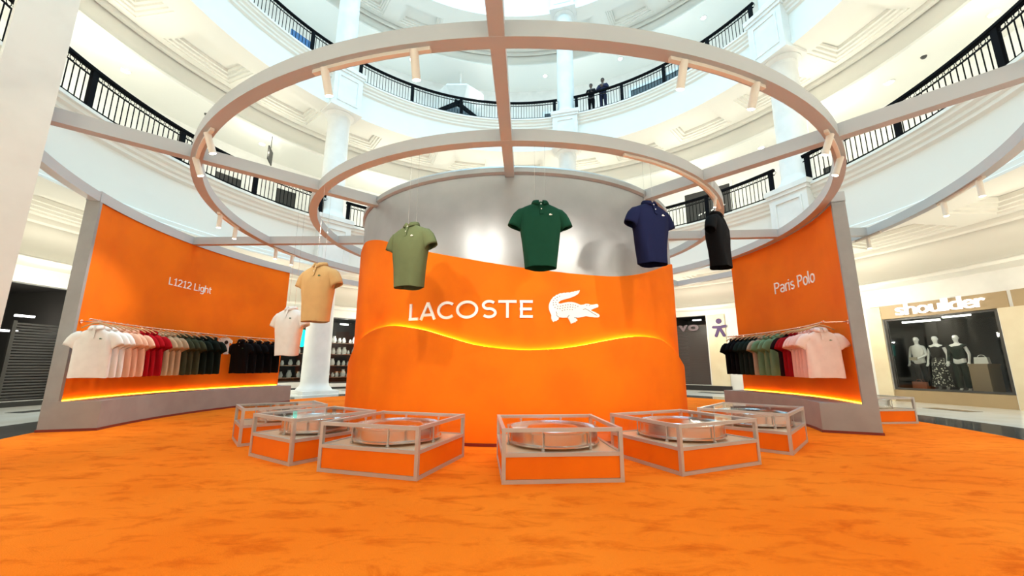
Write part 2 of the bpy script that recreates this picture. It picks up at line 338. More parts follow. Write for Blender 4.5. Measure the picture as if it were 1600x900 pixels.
# ------------------------------------------------------------------ balcony railings
def cyl_bm(r, z0, z1, n=6):
    b = NB(); tube(b, [(0, 0, z0), (0, 0, z1)], r, n); return b
BAL = None
def railing(z, a0, a1, posts, label, R=9.12):
    global BAL
    t = thing('balcony_railing', label, 'railing', P(R, (a0+a1)/2, z)); off = -Vector(t.location)
    def add(name, b, smooth=False):
        o = obj(name, b, M['black'], t, smooth); o.location = off; return o
    n = max(2, int(abs(a1-a0)/1.5))
    b = NB(); pbox(b, R-.05, R+.05, a0, a1, z+.90, z+.96, n); pbox(b, R-.03, R+.03, a0, a1, z+.87, z+.90, n); add('top_rail', b)
    b = NB(); pbox(b, R-.012, R+.012, a0, a1, z+.74, z+.765, n); add('upper_bar', b)
    b = NB(); pbox(b, R-.015, R+.015, a0, a1, z+.07, z+.10, n); add('bottom_rail', b)
    b = NB(); m_ = NB()
    if BAL is None:
        BAL = cyl_bm(.0115, .085, .75); me = bpy.data.meshes.new('baluster'); BAL.to_mesh(me); BAL.free(); me.materials.append(M['black']); BAL = me
    step = degrees(.128/R); k = int(abs(a1-a0)/step); rg = NB()
    for i in range(k):
        a = a0+(a1-a0)*(i+.5)/k
        o = bpy.data.objects.new('baluster', BAL); C.objects.link(o); o.parent = t; o.location = P(R, a, z)+off
        an = a0+(a1-a0)*(i+1)/k; tr = Matrix.Translation(P(R, an, z+.818)) @ Matrix.Rotation(radians(an), 4, 'Z')
        pts = [tr @ Vector((.05*cos(q), 0, .05*sin(q))) for q in [2*pi*j/10 for j in range(11)]]
        tube(rg, pts, .008, 4, cap=False)
    add('ring_pattern', rg)
    for a in posts:
        b = NB(); box(b, -.065, .065, -.035, .035, 0, .94); box(b, -.08, .08, -.05, .05, 0, .05); o = obj('post', b, M['black'], t); o.location = P(R, a, z)+off; o.rotation_euler = (0, 0, radians(a))
    b.free() if False else None
railing(6.3, -58, -128.6, (-70.5, -84.7, -98.9, -113.1, -127.6), 'black iron first-gallery railing sweeping down from the near white pillar to the left column')
railing(6.3, -133.6, -150, (-134.2, -148.4), 'short black first-gallery railing between the left column and the grey top of the drum')
railing(6.3, 161, 113.8, (114.6, 128.8, 143, 157), 'black first-gallery railing in front of the dark upper shop, right of the drum')
railing(6.3, 108.2, 60, (107.4, 92.2, 78.1, 64.1), 'black first-gallery railing rising steeply from the right column to the right picture edge')
railing(12.65, -92, -128.6, (-92.6, -106.1, -121.7), 'black second-gallery railing at the upper left beside the small blue sign')
railing(12.65, -133.6, -192.6, (-134.4, -148.9, -163.4, -177.9, -191.8), 'black second-gallery railing curving behind the crossing overhead beam')
railing(12.65, 162.4, 113.6, (161.6, 148.3, 136.6, 125, 114.4), 'black second-gallery railing where two people stand')
railing(12.65, 108.4, 80, (107.8, 93.6), 'black second-gallery railing beyond the right column near the top')

# ================================================================== EXHIBIT: carpet, drum, walls, canopy
bm = NB(); lathe(bm, [(0.01, 0.006), (7.36, .006), (7.42, .010), (7.42, .014), (7.38, .018), (0.01, .018)], n=128)
tag(obj('round_carpet', bm, M['carpet']), 'large round bright orange carpet with brushed darker marks covering the floor', 'carpet')
ZR, ZT = 3.625, 3.80
def curve_pts(pts, a):
    if a <= pts[0][0]: return pts[0][1]
    for (x0, y0), (x1, y1) in zip(pts, pts[1:]):
        if a <= x1:
            t = (a-x0)/(x1-x0); i = pts.index((x0, y0)); 
            m0 = (y1-(pts[i-1][1] if i else y0))/((x1-(pts[i-1][0] if i else x0))); m1 = ((pts[i+2][1] if i+2 < len(pts) else y1)-y0)/((pts[i+2][0] if i+2 < len(pts) else x1)-x0)
            h = x1-x0; return (2*t**3-3*t*t+1)*y0+(t**3-2*t*t+t)*h*m0+(-2*t**3+3*t*t)*y1+(t**3-t*t)*h*m1
    return pts[-1][1]
W_LOW = [(-90, .9), (-70, .95), (-60, 1.14), (-54.8, 1.28), (-50, 1.40), (-44.1, 1.49), (-38, 1.545), (-32.5, 1.55), (-23.8, 1.48), (-16.5, 1.37), (-9.2, 1.26), (-.8, 1.2), (6.7, 1.2), (14.6, 1.25), (23.4, 1.34), (30, 1.395), (36, 1.41), (43, 1.385), (48, 1.31), (53, 1.21), (60, 1.07), (72, .95), (90, .9)]
W_UP = [(-90, 2.95), (-64, 3.05), (-58, 3.10), (-53.7, 3.08), (-45, 2.98), (-38.3, 2.86), (-24.5, 2.61), (-11.5, 2.43), (-.9, 2.32), (7.1, 2.27), (15.4, 2.24), (24.8, 2.245), (31.4, 2.29), (39.8, 2.40), (48, 2.54), (57.5, 2.71), (70, 2.85), (90, 2.9)]
def wave_panel(pts, R, th, z0, a0=-180, a1=180, n=240):
    bm = NB(); rows = []
    full = a1-a0 >= 360
    for i in range(n if full else n+1):
        a = a0+(a1-a0)*i/n; q = a if abs(a) <= 90 else math.copysign(180-abs(a), a)
        zt = curve_pts(pts, q) if abs(a) <= 90 else curve_pts(pts, math.copysign(90, a))+(curve_pts(pts, -90)-curve_pts(pts, 90))*.5*math.copysign((abs(a)-90)/90, a)
        rows.append([bm.verts.new(P(r, a, z)) for r, z in ((R, z0), (R+th, z0), (R+th, zt-.008), (R+th-.008, zt), (R, zt))])
    for i in range(n):
        A, B = rows[i], rows[(i+1) % len(rows)]
        for j in range(5): bm.faces.new((A[j], A[(j+1) % 5], B[(j+1) % 5], B[j]))
    return bm
drum = thing('display_drum', 'tall round orange and silver display drum standing in the middle of the carpet', 'display stand', (0, D, 0))
def addc(parent, name, b, m, smooth=False):
    o = obj(name, b, m, parent, smooth); o.location = -Vector(parent.location); return o
bm = NB(); lathe(bm, [(2.98, .02), (3.09, .02), (3.09, 3.70), (2.98, 3.70)], n=144); lathe(bm, [(0.01, 3.55), (2.98, 3.55), (2.98, 3.6), (.01, 3.6)], n=96); addc(drum, 'silver_wall', bm, M['silver'], 40)
bm = NB(); lathe(bm, [(2.96, 3.66), (3.10, 3.66), (3.13, 3.69), (3.13, 3.76), (3.09, 3.80), (2.96, 3.80)], n=144); addc(drum, 'top_rim', bm, M['silver'], 40)
addc(drum, 'upper_orange_panel', wave_panel(W_UP, 3.09, .03, .02), M['orange'], 40)
addc(drum, 'lower_orange_panel', wave_panel(W_LOW, 3.15, .045, .05), M['orange'], 40)
# backlight strip tucked behind the lower panel's wavy edge
bm = NB(); rows = []; N_ = 200
for i in range(N_+1):
    a = -88+176*i/N_; z = curve_pts(W_LOW, a); rows.append([bm.verts.new(P(r, a, z+dz)) for r, dz in ((3.122, -.028), (3.150, -.028), (3.150, .001), (3.122, .001))])
for A, B in zip(rows, rows[1:]):
    for j in range(4): bm.faces.new((A[j], A[(j+1) % 4], B[(j+1) % 4], B[j]))
addc(drum, 'light_strip', bm, M['led'])
bm = NB(); lathe(bm, [(3.15, .018), (3.21, .018), (3.21, .055), (3.15, .055)], n=144); addc(drum, 'skirting', bm, M['skirt'])
# lettering drawn as even strokes
def arc(cx, cy, rx, ry, a0, a1, n=18): return [(cx+rx*cos(radians(a0+(a1-a0)*i/n)), cy+ry*sin(radians(a0+(a1-a0)*i/n))) for i in range(n+1)]
H_ = .235; wd = .036; h = wd/2
fnL = drum_map(3.12, -28.7, 1.615); SX = 1.79/1.407
LET = []; x = 0
def seg(x, pts): stroke(LET[-1], [((x+a)*SX, b) for a, b in pts], wd, fnL, .02)
def nl(): LET.append(NB())
nl(); seg(x, [(h, 0), (h, H_)]); seg(x, [(0, h), (.125, h)]); x += .148
nl(); seg(x, [(h*.9, 0), (.105, H_)]); seg(x, [(.105, H_), (.21-h*.9, 0)]); seg(x, [(.05, .065), (.16, .065)]); x += .222
nl(); seg(x, arc(.118, H_/2, .118-h, H_/2-h+.004, 48, 312)); x += .222
nl(); seg(x, arc(.125, H_/2, .125-h, H_/2-h+.004, 0, 360, 28)); x += .280
nl(); seg(x, arc(.082, H_-.064, .062, .064-h*.7, 35, 262, 14)+arc(.082, .068, .066, .068-h*.7, 98, -145, 14)); x += .178
nl(); seg(x, [(0, H_-h), (.19, H_-h)]); seg(x, [(.095, 0), (.095, H_)]); x += .222
nl(); seg(x, [(h, 0), (h, H_)])
for yy in (h, H_/2, H_-h): seg(x, [(0, yy), (.135 if yy != H_/2 else .125, yy)])
for b in LET: addc(drum, 'letter', b, M['letter'])
CROC = [(925,125),(900,140),(870,140),(862,155),(830,152),(800,160),(792,172),(760,168),(725,178),(715,190),(685,185),(640,190),(630,202),(600,196),(560,204),(545,214),(515,210),(480,222),(465,238),(430,245),(405,268),(370,288),(345,318),(322,348),(305,380),(290,412),(278,450),(275,490),(280,540),(300,600),(325,650),(320,710),(335,755),(365,785),(390,765),(415,768),(440,745),(465,735),(470,700),(480,690),(560,697),(640,692),(660,694),(680,730),(705,775),(725,815),(745,795),(765,800),(785,775),(810,785),(820,760),(850,755),(855,730),(820,700),(805,690),(900,685),(980,665),(1050,650),(1150,660),(1250,668),(1320,665),(1355,640),(1350,615),(1335,600),(1260,565),(1190,540),(1150,525),(1190,508),(1215,490),(1235,492),(1250,474),(1275,478),(1290,460),(1320,460),(1338,430),(1320,395),(1290,392),(1200,412),(1150,415),(1110,400),(1050,400),(1000,420),(930,428),(870,405),(800,385),(740,378),(660,382),(580,400),(510,418),(470,412),(475,390),(520,355),(600,328),(700,300),(790,265),(870,220),(910,180)]
ck = .73/1082.
CR = [((x-273)*ck, (815-y)*ck) for x, y in CROC]
fnC = drum_map(3.12, 8.1, 1.545)
bm = NB(); prism(bm, CR, fnC, 0, .018); croc = addc(drum, 'crocodile_logo', bm, M['letter'])
bm = NB()
DOTS = [(495,270),(445,293),(402,322),(370,357),(438,352),(362,405),(413,398),(366,450),(422,440),(395,497),(452,472),(506,470),(558,458),(612,445),(665,436),(717,433),(770,435),(822,443),(872,461),(445,520),(496,520),(550,508),(602,495),(655,487),(710,480),(762,483),(812,492),(543,557),(592,543),(648,530),(702,530),(752,530),(1068,430),(1128,430)]
def mark(pts, wdt):
    stroke(bm, [((x-273)*ck, (815-y)*ck) for x, y in pts], wdt, lambda x, y, t: fnC(x, y, .0175+t), .002)
for x, y in DOTS: mark([(x-10, y+2), (x+10, y-2)], .011)
for l_ in ([(980,518),(1040,505),(1100,530),(1180,575),(1240,605),(1295,628)], [(415,580),(432,620),(425,655),(470,690)], [(690,640),(665,665),(645,692)], [(785,690),(850,692)]): mark(l_, .008)
addc(drum, 'scale_marks', bm, M['dot'])

# curved display walls
def display_wall(name, label, R0, R1, a0, a1, Rp, text, ta, tz, th, tw, pad):
    mid = P((R0+R1)/2, (a0+a1)/2, 0); t = thing(name, label, 'display wall', mid); n = 60
    s = 1 if a1 > a0 else -1
    b = NB(); pbox(b, R0+.03, R1, a0, a1, .02, ZR+.02, n); pbox(b, R0-.02, R0+.03, a0, a0+s*.5, .45, ZR+.02, 1); addc(t, 'grey_backing', b, M['grey'])
    b = NB(); pbox(b, R0, R0+.03, a0+s*.5, a1-s*.1, .45, ZR, n); addc(t, 'orange_panel', b, M['orange'])
    b = NB(); pbox(b, R0-.02, R1+.01, a0, a1, ZR, ZT, n); addc(t, 'top_beam', b, M['ringmetal'])
    b = NB(); lathe(b, [(Rp, .05), (R1, .05), (R1, .45), (Rp, .45)], a0-s*.05, a1, n); addc(t, 'plinth', b, M['grey'])
    b = NB(); pbox(b, Rp-.012, R1+.012, a0-s*.15, a1, .018, .055, n); addc(t, 'skirting', b, M['skirt'])
    b = NB(); pbox(b, R0-.028, R0-.004, a0+s*.6, a1-s*.5, .452, .464, n); addc(t, 'light_strip', b, M['led2'])
    fn = drum_map(R0, ta, tz, -1)
    for b in letter_meshes(text, fn, th, th*.115, .012, tw): addc(t, 'letter', b, M['letter'])
    return t
display_wall('display_wall', 'curved orange display wall at the left, lettered L1212 Light, with grey plinth', 7.2, 7.36, -71.8, -114.2, 6.66, 'L1212 Light', -87.6, 2.63, .155, 1.13, 0)
display_wall('display_wall', 'curved orange display wall at the right, lettered Paris Polo, with grey plinth', 5.62, 5.78, 67.3, 105.2, 5.06, 'Paris Polo', 92, 2.53, .235, 1.36, 0)
# canopy of three rings joined by eight radial beams
can = thing('overhead_canopy', 'silver overhead canopy of three concentric rings joined by radial beams', 'canopy', (0, D, ZR))
for r0, r1 in ((3.90, 4.03), (5.44, 5.57), (7.19, 7.32)):
    b = NB(); pbox(b, r0, r1, 0, 360, ZR, ZT-.02, 180); addc(can, 'ring', b, M['ringmetal'], 30)
for k in range(8):
    a = (-49.5, -1.6, 43.2, 86.5, 132, 178, -137, -91.6)[k]; b = NB()
    mtx = Matrix.Translation((0, D, 0)) @ Matrix.Rotation(radians(a), 4, 'Z')
    box(b, -.065, .065, -7.25, -3.08, ZR+.003, ZT-.005, mtx); addc(can, 'radial_beam', b, M['ringmetal'])
# track lights
def track(a0, a1, R, hi, label, sz=1., heads=None, rw=None, pw=1.):
    am = (a0+a1)/2; t = thing('track_light', label, 'track light', P(R, am, ZR)); inv = -Vector(t.location)
    b = NB(); pbox(b, R-.02, R+.02, a0, a1, ZR-.035, ZR, 6); addc(t, 'track', b, M['spotbody'])
    for a in heads or (a0+(a1-a0)*.12, a1-(a1-a0)*.12):
        base = P(R, a, ZR-.035); tgt = P(*rw) if rw else P(3.15 if abs(a) < 60 else 7.2, a, 1.5); d = (tgt-base).normalized()
        if not hi: d = Vector((0, 0, -1))
        d = (d+Vector((0, 0, -1.2))).normalized()
        b = NB(); tube(b, [base, base+Vector((0, 0, -.05))], .03*sz, 10); tube(b, [base+Vector((0, 0, -.03))-d*.05, base+Vector((0, 0, -.05))+d*.17*sz], .036*sz, 14)
        hd = addc(t, 'spot_head', b, M['spotbody'], 50)
        e = base+Vector((0, 0, -.05))+d*.171*sz; b = NB(); q = d.to_track_quat('Z', 'Y').to_matrix().to_4x4(); bmesh.ops.create_circle(b, cap_ends=True, radius=.032*sz, segments=14, matrix=Matrix.Translation(e+d*.002) @ q)
        ln = obj('lens', b, M['lamp'], hd)
        light('spot_beam', 'SPOT', e+d*.02, SPOT_W*pw, (1, .93, .82), .04, tgt, spot_size=radians(80), spot_blend=.8)
track(-19.5, -7.5, 5.50, True, 'track with two spots under the big ring, left of the crossing beam')
track(14.0, 25.5, 5.50, True, 'track with two spots under the big ring, upper right of the crossing beam')
track(-38.5, -49.5, 5.50, True, 'two-headed track where the left diagonal beam crosses the big ring', pw=.35)
track(39.5, 49.5, 5.50, True, 'two-headed track where the right diagonal beam crosses the big ring', pw=.35)
track(-71, -80, 5.50, False, 'two-headed track on the big ring above the L1212 Light lettering', rw=(6.9, -73, 1.5), pw=.8)
track(-93.5, -101, 5.50, False, 'two-headed track on the far left of the big ring above the black polos', rw=(7.2, -100, 1.4), pw=.12)
track(73, 64.5, 7.25, False, 'two-headed track on the outermost ring at the far right', rw=(5.8, 72, 0.5), pw=.3)
track(89, 84, 7.25, False, 'single spot on the outermost ring just right of the Paris Polo wall', heads=(86.6,), pw=.2)
track(20, 60, 3.97, True, 'slim track under the inner ring above the black hanging polo', heads=(52,), sz=.6, pw=.1)

# ================================================================== DISPLAY CASES with metal fans
def case(w, label, fp=None):
    t = thing('display_case', label, 'display case', group='low glass and metal display cases round the drum'); h, dp, s = .45, 1.0, .034; zm = .215
    b = NB()
    for x in (0, w-s):
        for y in (0, dp-s): box(b, x, x+s, y, y+s, 0, h)
        for z in (0, zm, h-s): box(b, x+.001, x+s-.001, s, dp-s, z, z+s-.002)
    for y in (0, dp-s):
        for z in (0, zm, h-s): box(b, s, w-s, y+.001, y+s-.001, z, z+s-.002)
    obj('frame', b, M['beammetal'], t)
    for x0, x1, y0, y1 in ((s, w-s, .012, .02), (s, w-s, dp-.02, dp-.012), (.012, .02, s, dp-s), (w-.02, w-.012, s, dp-s)):
        b = NB(); box(b, x0, x1, y0, y1, s, zm); obj('side_panel', b, M['orange'], t)
        b = NB(); box(b, x0, x1, y0+.002, y1-.002, zm+s, h-s); obj('glass_panel', b, M['glass'], t)
    b = NB(); box(b, s, w-s, s, dp-s, zm+.012, zm+.024); obj('deck', b, M['deck'], t)
    b = NB(); box(b, s, w-s, s, dp-s, h-.012, h-.006); obj('glass_top', b, M['glass'], t)
    return t
def fan(label, r=.40):
    t = thing('metal_fan_drum', label, 'fan drum', group='polished metal fan drums in the cases'); hh = .135
    b = NB(); lathe(b, [(r, .03), (r+.015, .022), (r+.015, .035), (r, .045), (r, hh), (r+.016, hh+.008), (r+.016, hh+.02), (r-.012, hh+.022), (r-.012, .03)], n=48, c=(0, 0)); obj('shell', b, M['steel2'], t, 35)
    b = NB(); lathe(b, [(r-.012, .04), (.25, .035), (.10, .03), (.002, .03), (.002, .024), (.1, .022), (.3, .024), (r-.012, .03)], n=40, c=(0, 0)); obj('base_dish', b, M['steel'], t, 35)
    b = NB()
    for k in range(36):
        mt = Matrix.Rotation(2*pi*k/36, 4, 'Z') @ Matrix.Translation((r-.10, 0, hh-.03)) @ Matrix.Rotation(.7, 4, 'X'); box(b, -.075, .075, -.002, .002, -.025, .025, mt)
    obj('blade_ring', b, M['steel'], t)
    b = NB(); lathe(b, [(r-.16, hh-.01), (r-.19, hh+.02), (.14, hh+.03), (.03, hh+.04), (.002, hh+.041), (.002, hh+.02), (r-.19, hh-.02)], n=40, c=(0, 0)); obj('mirror_dome', b, M['steel'], t, 35)
    for k in range(6):
        a = 2*pi*k/6+.3; b = NB(); tube(b, [(cos(a)*(r+.02), sin(a)*(r+.02), 0), (cos(a)*(r+.02), sin(a)*(r+.02), hh+.045)], .006, 6)
        tube(b, [(cos(a)*(r+.02), sin(a)*(r+.02), hh+.03), (cos(a)*(r+.02), sin(a)*(r+.02), hh+.05)], .013, 8); tube(b, [(cos(a)*(r+.02), sin(a)*(r+.02), 0), (cos(a)*(r+.02), sin(a)*(r+.02), .02)], .016, 8); obj('bolt', b, M['beammetal'], t)
    return t
CASES = [(-50.3, 4.68, .70, 'display case at the far left of the row, beside the left wall plinth'), (-33.0, 4.73, .84, 'second display case from the left, partly behind a larger one'), (-16.65, 4.73, 1.06, 'third display case from the left, corner turned to the viewer'),
         (5.0, 4.74, 1.06, 'display case standing face-on in front of the drum below the crocodile logo'), (25.3, 4.70, 1.10, 'display case right of the face-on one, corner turned to the viewer'), (47.8, 4.72, 1.14, 'display case in front of the Paris Polo wall plinth')]
from mathutils import Euler
for i, (a, R, w_, lab) in enumerate(CASES):
    c = case(w_, 'low orange-sided '+lab); p = P(R, a, .018); rz = radians(a)
    ca, sa = cos(rz), sin(rz); c.location = (p.x-ca*w_/2, p.y-sa*w_/2, .018); c.rotation_euler = (0, 0, rz)
    fr = min(.43, w_/2-.065); f = fan('metal fan drum inside the '+lab.split(',')[0].replace('corner turned to the viewer','').replace('standing face-on in front of the drum ','face-on '), fr); q = P(R-.5, a, .018+.241); f.location = q; f.rotation_euler = (0, 0, rz+.3*i)
c = case(1.0, 'low orange-sided display case half hidden behind the right edge of the Paris Polo wall'); c.location = (6.10, 7.30, .018); c.rotation_euler = (0, 0, radians(7))
f = fan('round polished metal fan drum in the case behind the Paris Polo wall', .38); f.location = (6.10+.5*cos(.12)-.5*sin(.12), 7.30+.5+.06, .259)

# ================================================================== POLO SHIRTS
def body_bm(worn):
    b = NB(); n = 36
    if worn: S = [(.0,.178,.125),(.02,.180,.125),(.10,.188,.122),(.2,.20,.122),(.3,.212,.125),(.4,.225,.13),(.48,.236,.13),(.55,.243,.125),(.61,.250,.112),(.65,.250,.10),(.685,.236,.088),(.71,.20,.078),(.73,.155,.072),(.75,.105,.066),(.765,.082,.062)]
    else: S = [(.0,.245,.034),(.02,.246,.034),(.1,.244,.036),(.2,.24,.038),(.3,.236,.04),(.4,.235,.042),(.48,.237,.044),(.55,.242,.046),(.61,.240,.046),(.65,.228,.045),(.685,.195,.043),(.71,.155,.041),(.73,.12,.04),(.75,.092,.042),(.765,.075,.044)]
    rows = []
    for i, (z, w, d) in enumerate(S):
        row = []
        for k in range(n):
            a = 2*pi*k/n; ex = .75 if worn else .8
            x = math.copysign(abs(cos(a))**ex, cos(a))*w; y = math.copysign(abs(sin(a))**ex, sin(a))*d
            f = max(0, 1-z/.6); wv = .010*sin(5*a+z*6)*f+.006*sin(9*a-z*15)*(1-f if z < .6 else .2)
            if not worn: wv = .010*sin(7*x/w+z*5)*(1 if z < .62 else .1)
            L = hypot(x, y) or 1; row.append(b.verts.new((x*(1+wv*.5/L*.3), y+wv*(1 if y > 0 else -1), z+(.006*sin(3*a) if i < 2 else 0))))
        rows.append(row)
    for A, B in zip(rows, rows[1:]):
        for k in range(n): b.faces.new((A[k], A[(k+1) % n], B[(k+1) % n], B[k]))
    for s in (-1, 1):
        if worn: path = [(.165,.640,.080,.075),(.205,.622,.088,.078),(.235,.590,.090,.076),(.262,.545,.088,.072),(.284,.50,.086,.068),(.294,.472,.085,.066),(.290,.478,.076,.058)]
        else: path = [(.16,.655,.06,.034),(.20,.64,.078,.036),(.235,.61,.084,.036),(.265,.565,.086,.034),(.288,.515,.085,.032),(.300,.478,.084,.030),(.298,.482,.076,.024)]
        sr = []; m_ = 16
        for i, (x, z, r1, r2) in enumerate(path):
            j0, j1 = path[max(i-1, 0)], path[min(i+1, 5)]; dx, dz = j1[0]-j0[0], j1[1]-j0[1]; l = hypot(dx, dz) or 1; dx, dz = dx/l, dz/l
            if i == 6: dx, dz = .62, -.78
            sr.append([b.verts.new((s*(x-dz*r1*cos(2*pi*k/m_)), r2*sin(2*pi*k/m_), z+dx*r1*cos(2*pi*k/m_))) for k in range(m_)])
        for A, B in zip(sr, sr[1:]):
            for k in range(m_): b.faces.new((A[k], A[(k+1) % m_], B[(k+1) % m_], B[k]))
    return b
def collar_bm(worn):
    b = NB(); n = 28; rx, ry = (.080, .064) if worn else (.074, .046); rows = []
    for i in range(n+1):
        a = -90+14+(332)*i/n; ar = radians(a); t = abs(i/n-.5)*2       # t = 1 at the front opening
        f = .030+.030*t**3; back = .012*(1-t)
        rows.append([b.verts.new((cos(ar)*(rx+o1), sin(ar)*(ry+o1)-o2, z)) for o1, o2, z in ((.000, 0, .752), (-.004, 0, .80+back-.018*t), (.004, 0, .808+back-.018*t), (.014, .002*t, .795+back-.02*t), (.024+.006*t, .010*t, .795-f+back*.3-.012*t), (.018+.006*t, .008*t, .793-f+back*.3-.012*t))])
    for A, B in zip(rows, rows[1:]):
        for k in range(5): b.faces.new((A[k], A[k+1], B[k+1], B[k]))
    b.faces.new(rows[0]); b.faces.new(rows[-1][::-1]); return b
def polo(worn, name, label, group):
    t = thing(name, label, 'polo shirt', group=group); d = .088 if worn else .048
    obj('shirt_body', body_bm(worn), M['white'], t, True); obj('collar', collar_bm(worn), M['white'], t, True)
    b = NB(); ys = [(.768, -.066 if worn else -.05), (.72, -.084 if worn else -.0475), (.66, -.106 if worn else -.052), (.60, -.121 if worn else -.055)]
    for (z0, y0), (z1, y1) in zip(ys, ys[1:]):
        q = [(-.018, y0-.002, z0), (.018, y0-.002, z0), (.018, y1-.002, z1), (-.018, y1-.002, z1)]; A = [b.verts.new(v) for v in q]; B = [b.verts.new((v[0], v[1]-.004, v[2])) for v in q]
        b.faces.new(B)
        for k in range(4): b.faces.new((A[k], A[(k+1) % 4], B[(k+1) % 4], B[k]))
    pk = obj('placket', b, M['white'], t)
    for z, y in ((.735, -.081 if worn else -.052), (.665, -.108 if worn else -.057)):
        b = NB(); bmesh.ops.create_circle(b, cap_ends=True, radius=.007, segments=10, matrix=Matrix.Translation((0, y-.006, z)) @ Matrix.Rotation(pi/2, 4, 'X')); obj('button', b, M['button'], pk)
    b = NB(); k = .036/.73; yy = (-.117 if worn else -.0505); prism(b, CR[::2], lambda x, y, q: Vector((.085+x*k, yy-q, .585+y*k)), 0, .009); obj('crocodile_badge', b, M['button'], t)
    return t
def paint(root, m, badge=None):
    for ch in root.children:
        if ch.name.startswith(('shirt_body', 'collar', 'placket')):
            ch.material_slots[0].link = 'OBJECT'; ch.material_slots[0].material = m
        if badge and ch.name.startswith('crocodile_badge'):
            ch.material_slots[0].link = 'OBJECT'; ch.material_slots[0].material = badge
M['badge'] = mat('green_badge', (.03, .12, .05), .6)
hang0 = polo(True, 'polo_shirt', '', 'polo shirts floating on wires below the inner ring')
HANG = [('green', 3.93, 4.2, 2.09, 2.92, 4.0, 'dark green polo shirt floating on wires at the centre, facing straight ahead', .96),
        ('khaki', 3.93, -18.8, 1.90, 2.72, -24, 'olive khaki polo shirt floating left of the green one, above the lettering', .96),
        ('tan', 4.0, -43.5, 1.58, 2.43, -16, 'tan polo shirt floating at the left edge of the drum', 1.0),
        ('white', 4.13, -59.8, 1.14, 1.92, -12, 'white polo shirt floating lowest, in front of the left rail of black polos', .95),
        ('navy', 3.93, 25.6, 2.23, 3.07, 22, 'navy blue polo shirt floating at the right of the drum beside its edge', .96),
        ('black', 4.1, 44.0, 2.34, 3.16, 46, 'black polo shirt floating sideways at the far right of the drum', .96)]
for i, (cn, R, a, zb, zt, face, lab, k) in enumerate(HANG):
    s = (zt-zb)/.815; s = min(s, 1.06)
    o = hang0 if i == 0 else dup(hang0, (0, 0, 0), 0, lab); o['label'] = lab; o.location = P(R, a, zb); o.rotation_euler = (0, 0, radians(face)); o.scale = (s, s, s)
    paint(o, M[cn], M['badge'] if cn in ('white', 'tan') else None)
for i, (cn, R, a, zb, zt, face, lab, k) in enumerate(HANG):
    o = [x for x in bpy.data.objects if x.get('label') == lab][0]; s = o.scale[0]
    for dx in (-.06, .06):
        b = NB(); tube(b, [(dx, .0, .76), (dx, .0, (ZR-zb)/s)], .0016/s, 5); obj('wire', b, M['steel2'], o)
# hangers and the rack shirts
def hanger():
    t = thing('clothes_hanger', '', 'hanger')
    b = NB(); tube(b, [(-.19, 0, -.118), (-.12, 0, -.075), (-.05, 0, -.045), (0, 0, -.036), (.05, 0, -.045), (.12, 0, -.075), (.19, 0, -.118)], [.008, .011, .012, .013, .012, .011, .008], 8); obj('shoulder_bar', b, M['wood'], t, True)
    b = NB(); tube(b, [(0, 0, -.04), (0, 0, -.015)]+[(.016-.016*cos(q), 0, .0+.016*sin(q)) for q in [pi*j/8 for j in range(9)]]+[(.032, 0, -.008)], .0022, 6); obj('hook', b, M['steel2'], t); return t
def rail(name, label, R, a0, a1, z, wallR, brs):
    t = thing(name, label, 'clothes rail', P(R, (a0+a1)/2, z)); n = 40
    b = NB(); tube(b, [P(R, a0+(a1-a0)*i/n, z) for i in range(n+1)], .013, 8); addc(t, 'rail_bar', b, M['copper'], True)
    for a in brs:
        b = NB(); tube(b, [P(R, a, z), P(wallR-.004, a, z)], .011, 8); tube(b, [P(wallR-.012, a, z), P(wallR, a, z)], .032, 12); addc(t, 'bracket', b, M['copper'], 40)
ORD = 'first second third fourth fifth sixth seventh'.split()
rack0 = polo(False, 'polo_shirt', '', 'x'); hg0 = hanger(); first = [True]
def rack(R, seq, sgn, z, side):
    cnt = {}
    tot = {}
    for cn, a in seq: tot[cn] = tot.get(cn, 0)+1
    for cn, a in seq:
        cnt[cn] = cnt.get(cn, 0)+1; a_ = radians(a); T = Vector((cos(a_), sin(a_), 0))*sgn; rz = atan2(T.y, T.x)+pi/2+random.uniform(-.07, .07)
        nm = NAMES.get(cn, cn); od = ORD[cnt[cn]-1]+' ' if tot[cn] > 1 else 'single '
        lab = '%s%s polo shirt from the near end of the %s wall rail' % (od, nm, side)
        hl = 'wooden hanger carrying the %s%s polo at the %s wall' % (od, nm, side)
        p = P(R, a, z)
        if first[0]:
            s, hgr = rack0, hg0; first[0] = False; s.rotation_euler = (0, 0, rz); hgr.rotation_euler = (0, 0, rz); s['group'] = 'polo shirts on the left wall rail'; s['label'] = lab; hgr['label'] = hl
        else: s = dup(rack0, p, rz, lab, 'polo shirts on the %s wall rail' % side); hgr = dup(hg0, p, rz, hl)
        s.location = (p.x, p.y, z-.868); s.scale = (1, 1, random.uniform(.98, 1.01)); hgr.location = p; hgr['group'] = 'wooden hangers on the %s wall rail' % side
        paint(s, M[cn], M['badge'] if cn in ('white', 'pink', 'palepink') else None)
NAMES = dict(peach='peach pink', beige='beige', olive='olive green', black='black', darkgreen='very dark green', sage='sage green', greybeige='stone grey', crimson='crimson', pink='pale pink', greenblack='green-black', burgundy='dark burgundy')
azL = [-70.9,-72.4,-73.8,-75.2,-76.5,-78.2,-79.4,-80.6,-82.1,-83.5,-84.9,-86.1,-87.5,-88.9,-90.5,-92.1,-93.7,-95.4,-97.9,-102.0,-104.0,-106.0,-108.0,-110.0]
seqL = [('white',)]*3+[('peach',)]*3+[('red',)]*3+[('beige',)]*3+[('olive',)]*3+[('darkgreen',)]*3+[None]+[('black',)]*5
rail('clothes_rail', 'long curved copper clothes rail on the L1212 Light wall', 6.84, -69.2, -111.6, 1.665, 7.2, (-73.0, -84, -95, -106))
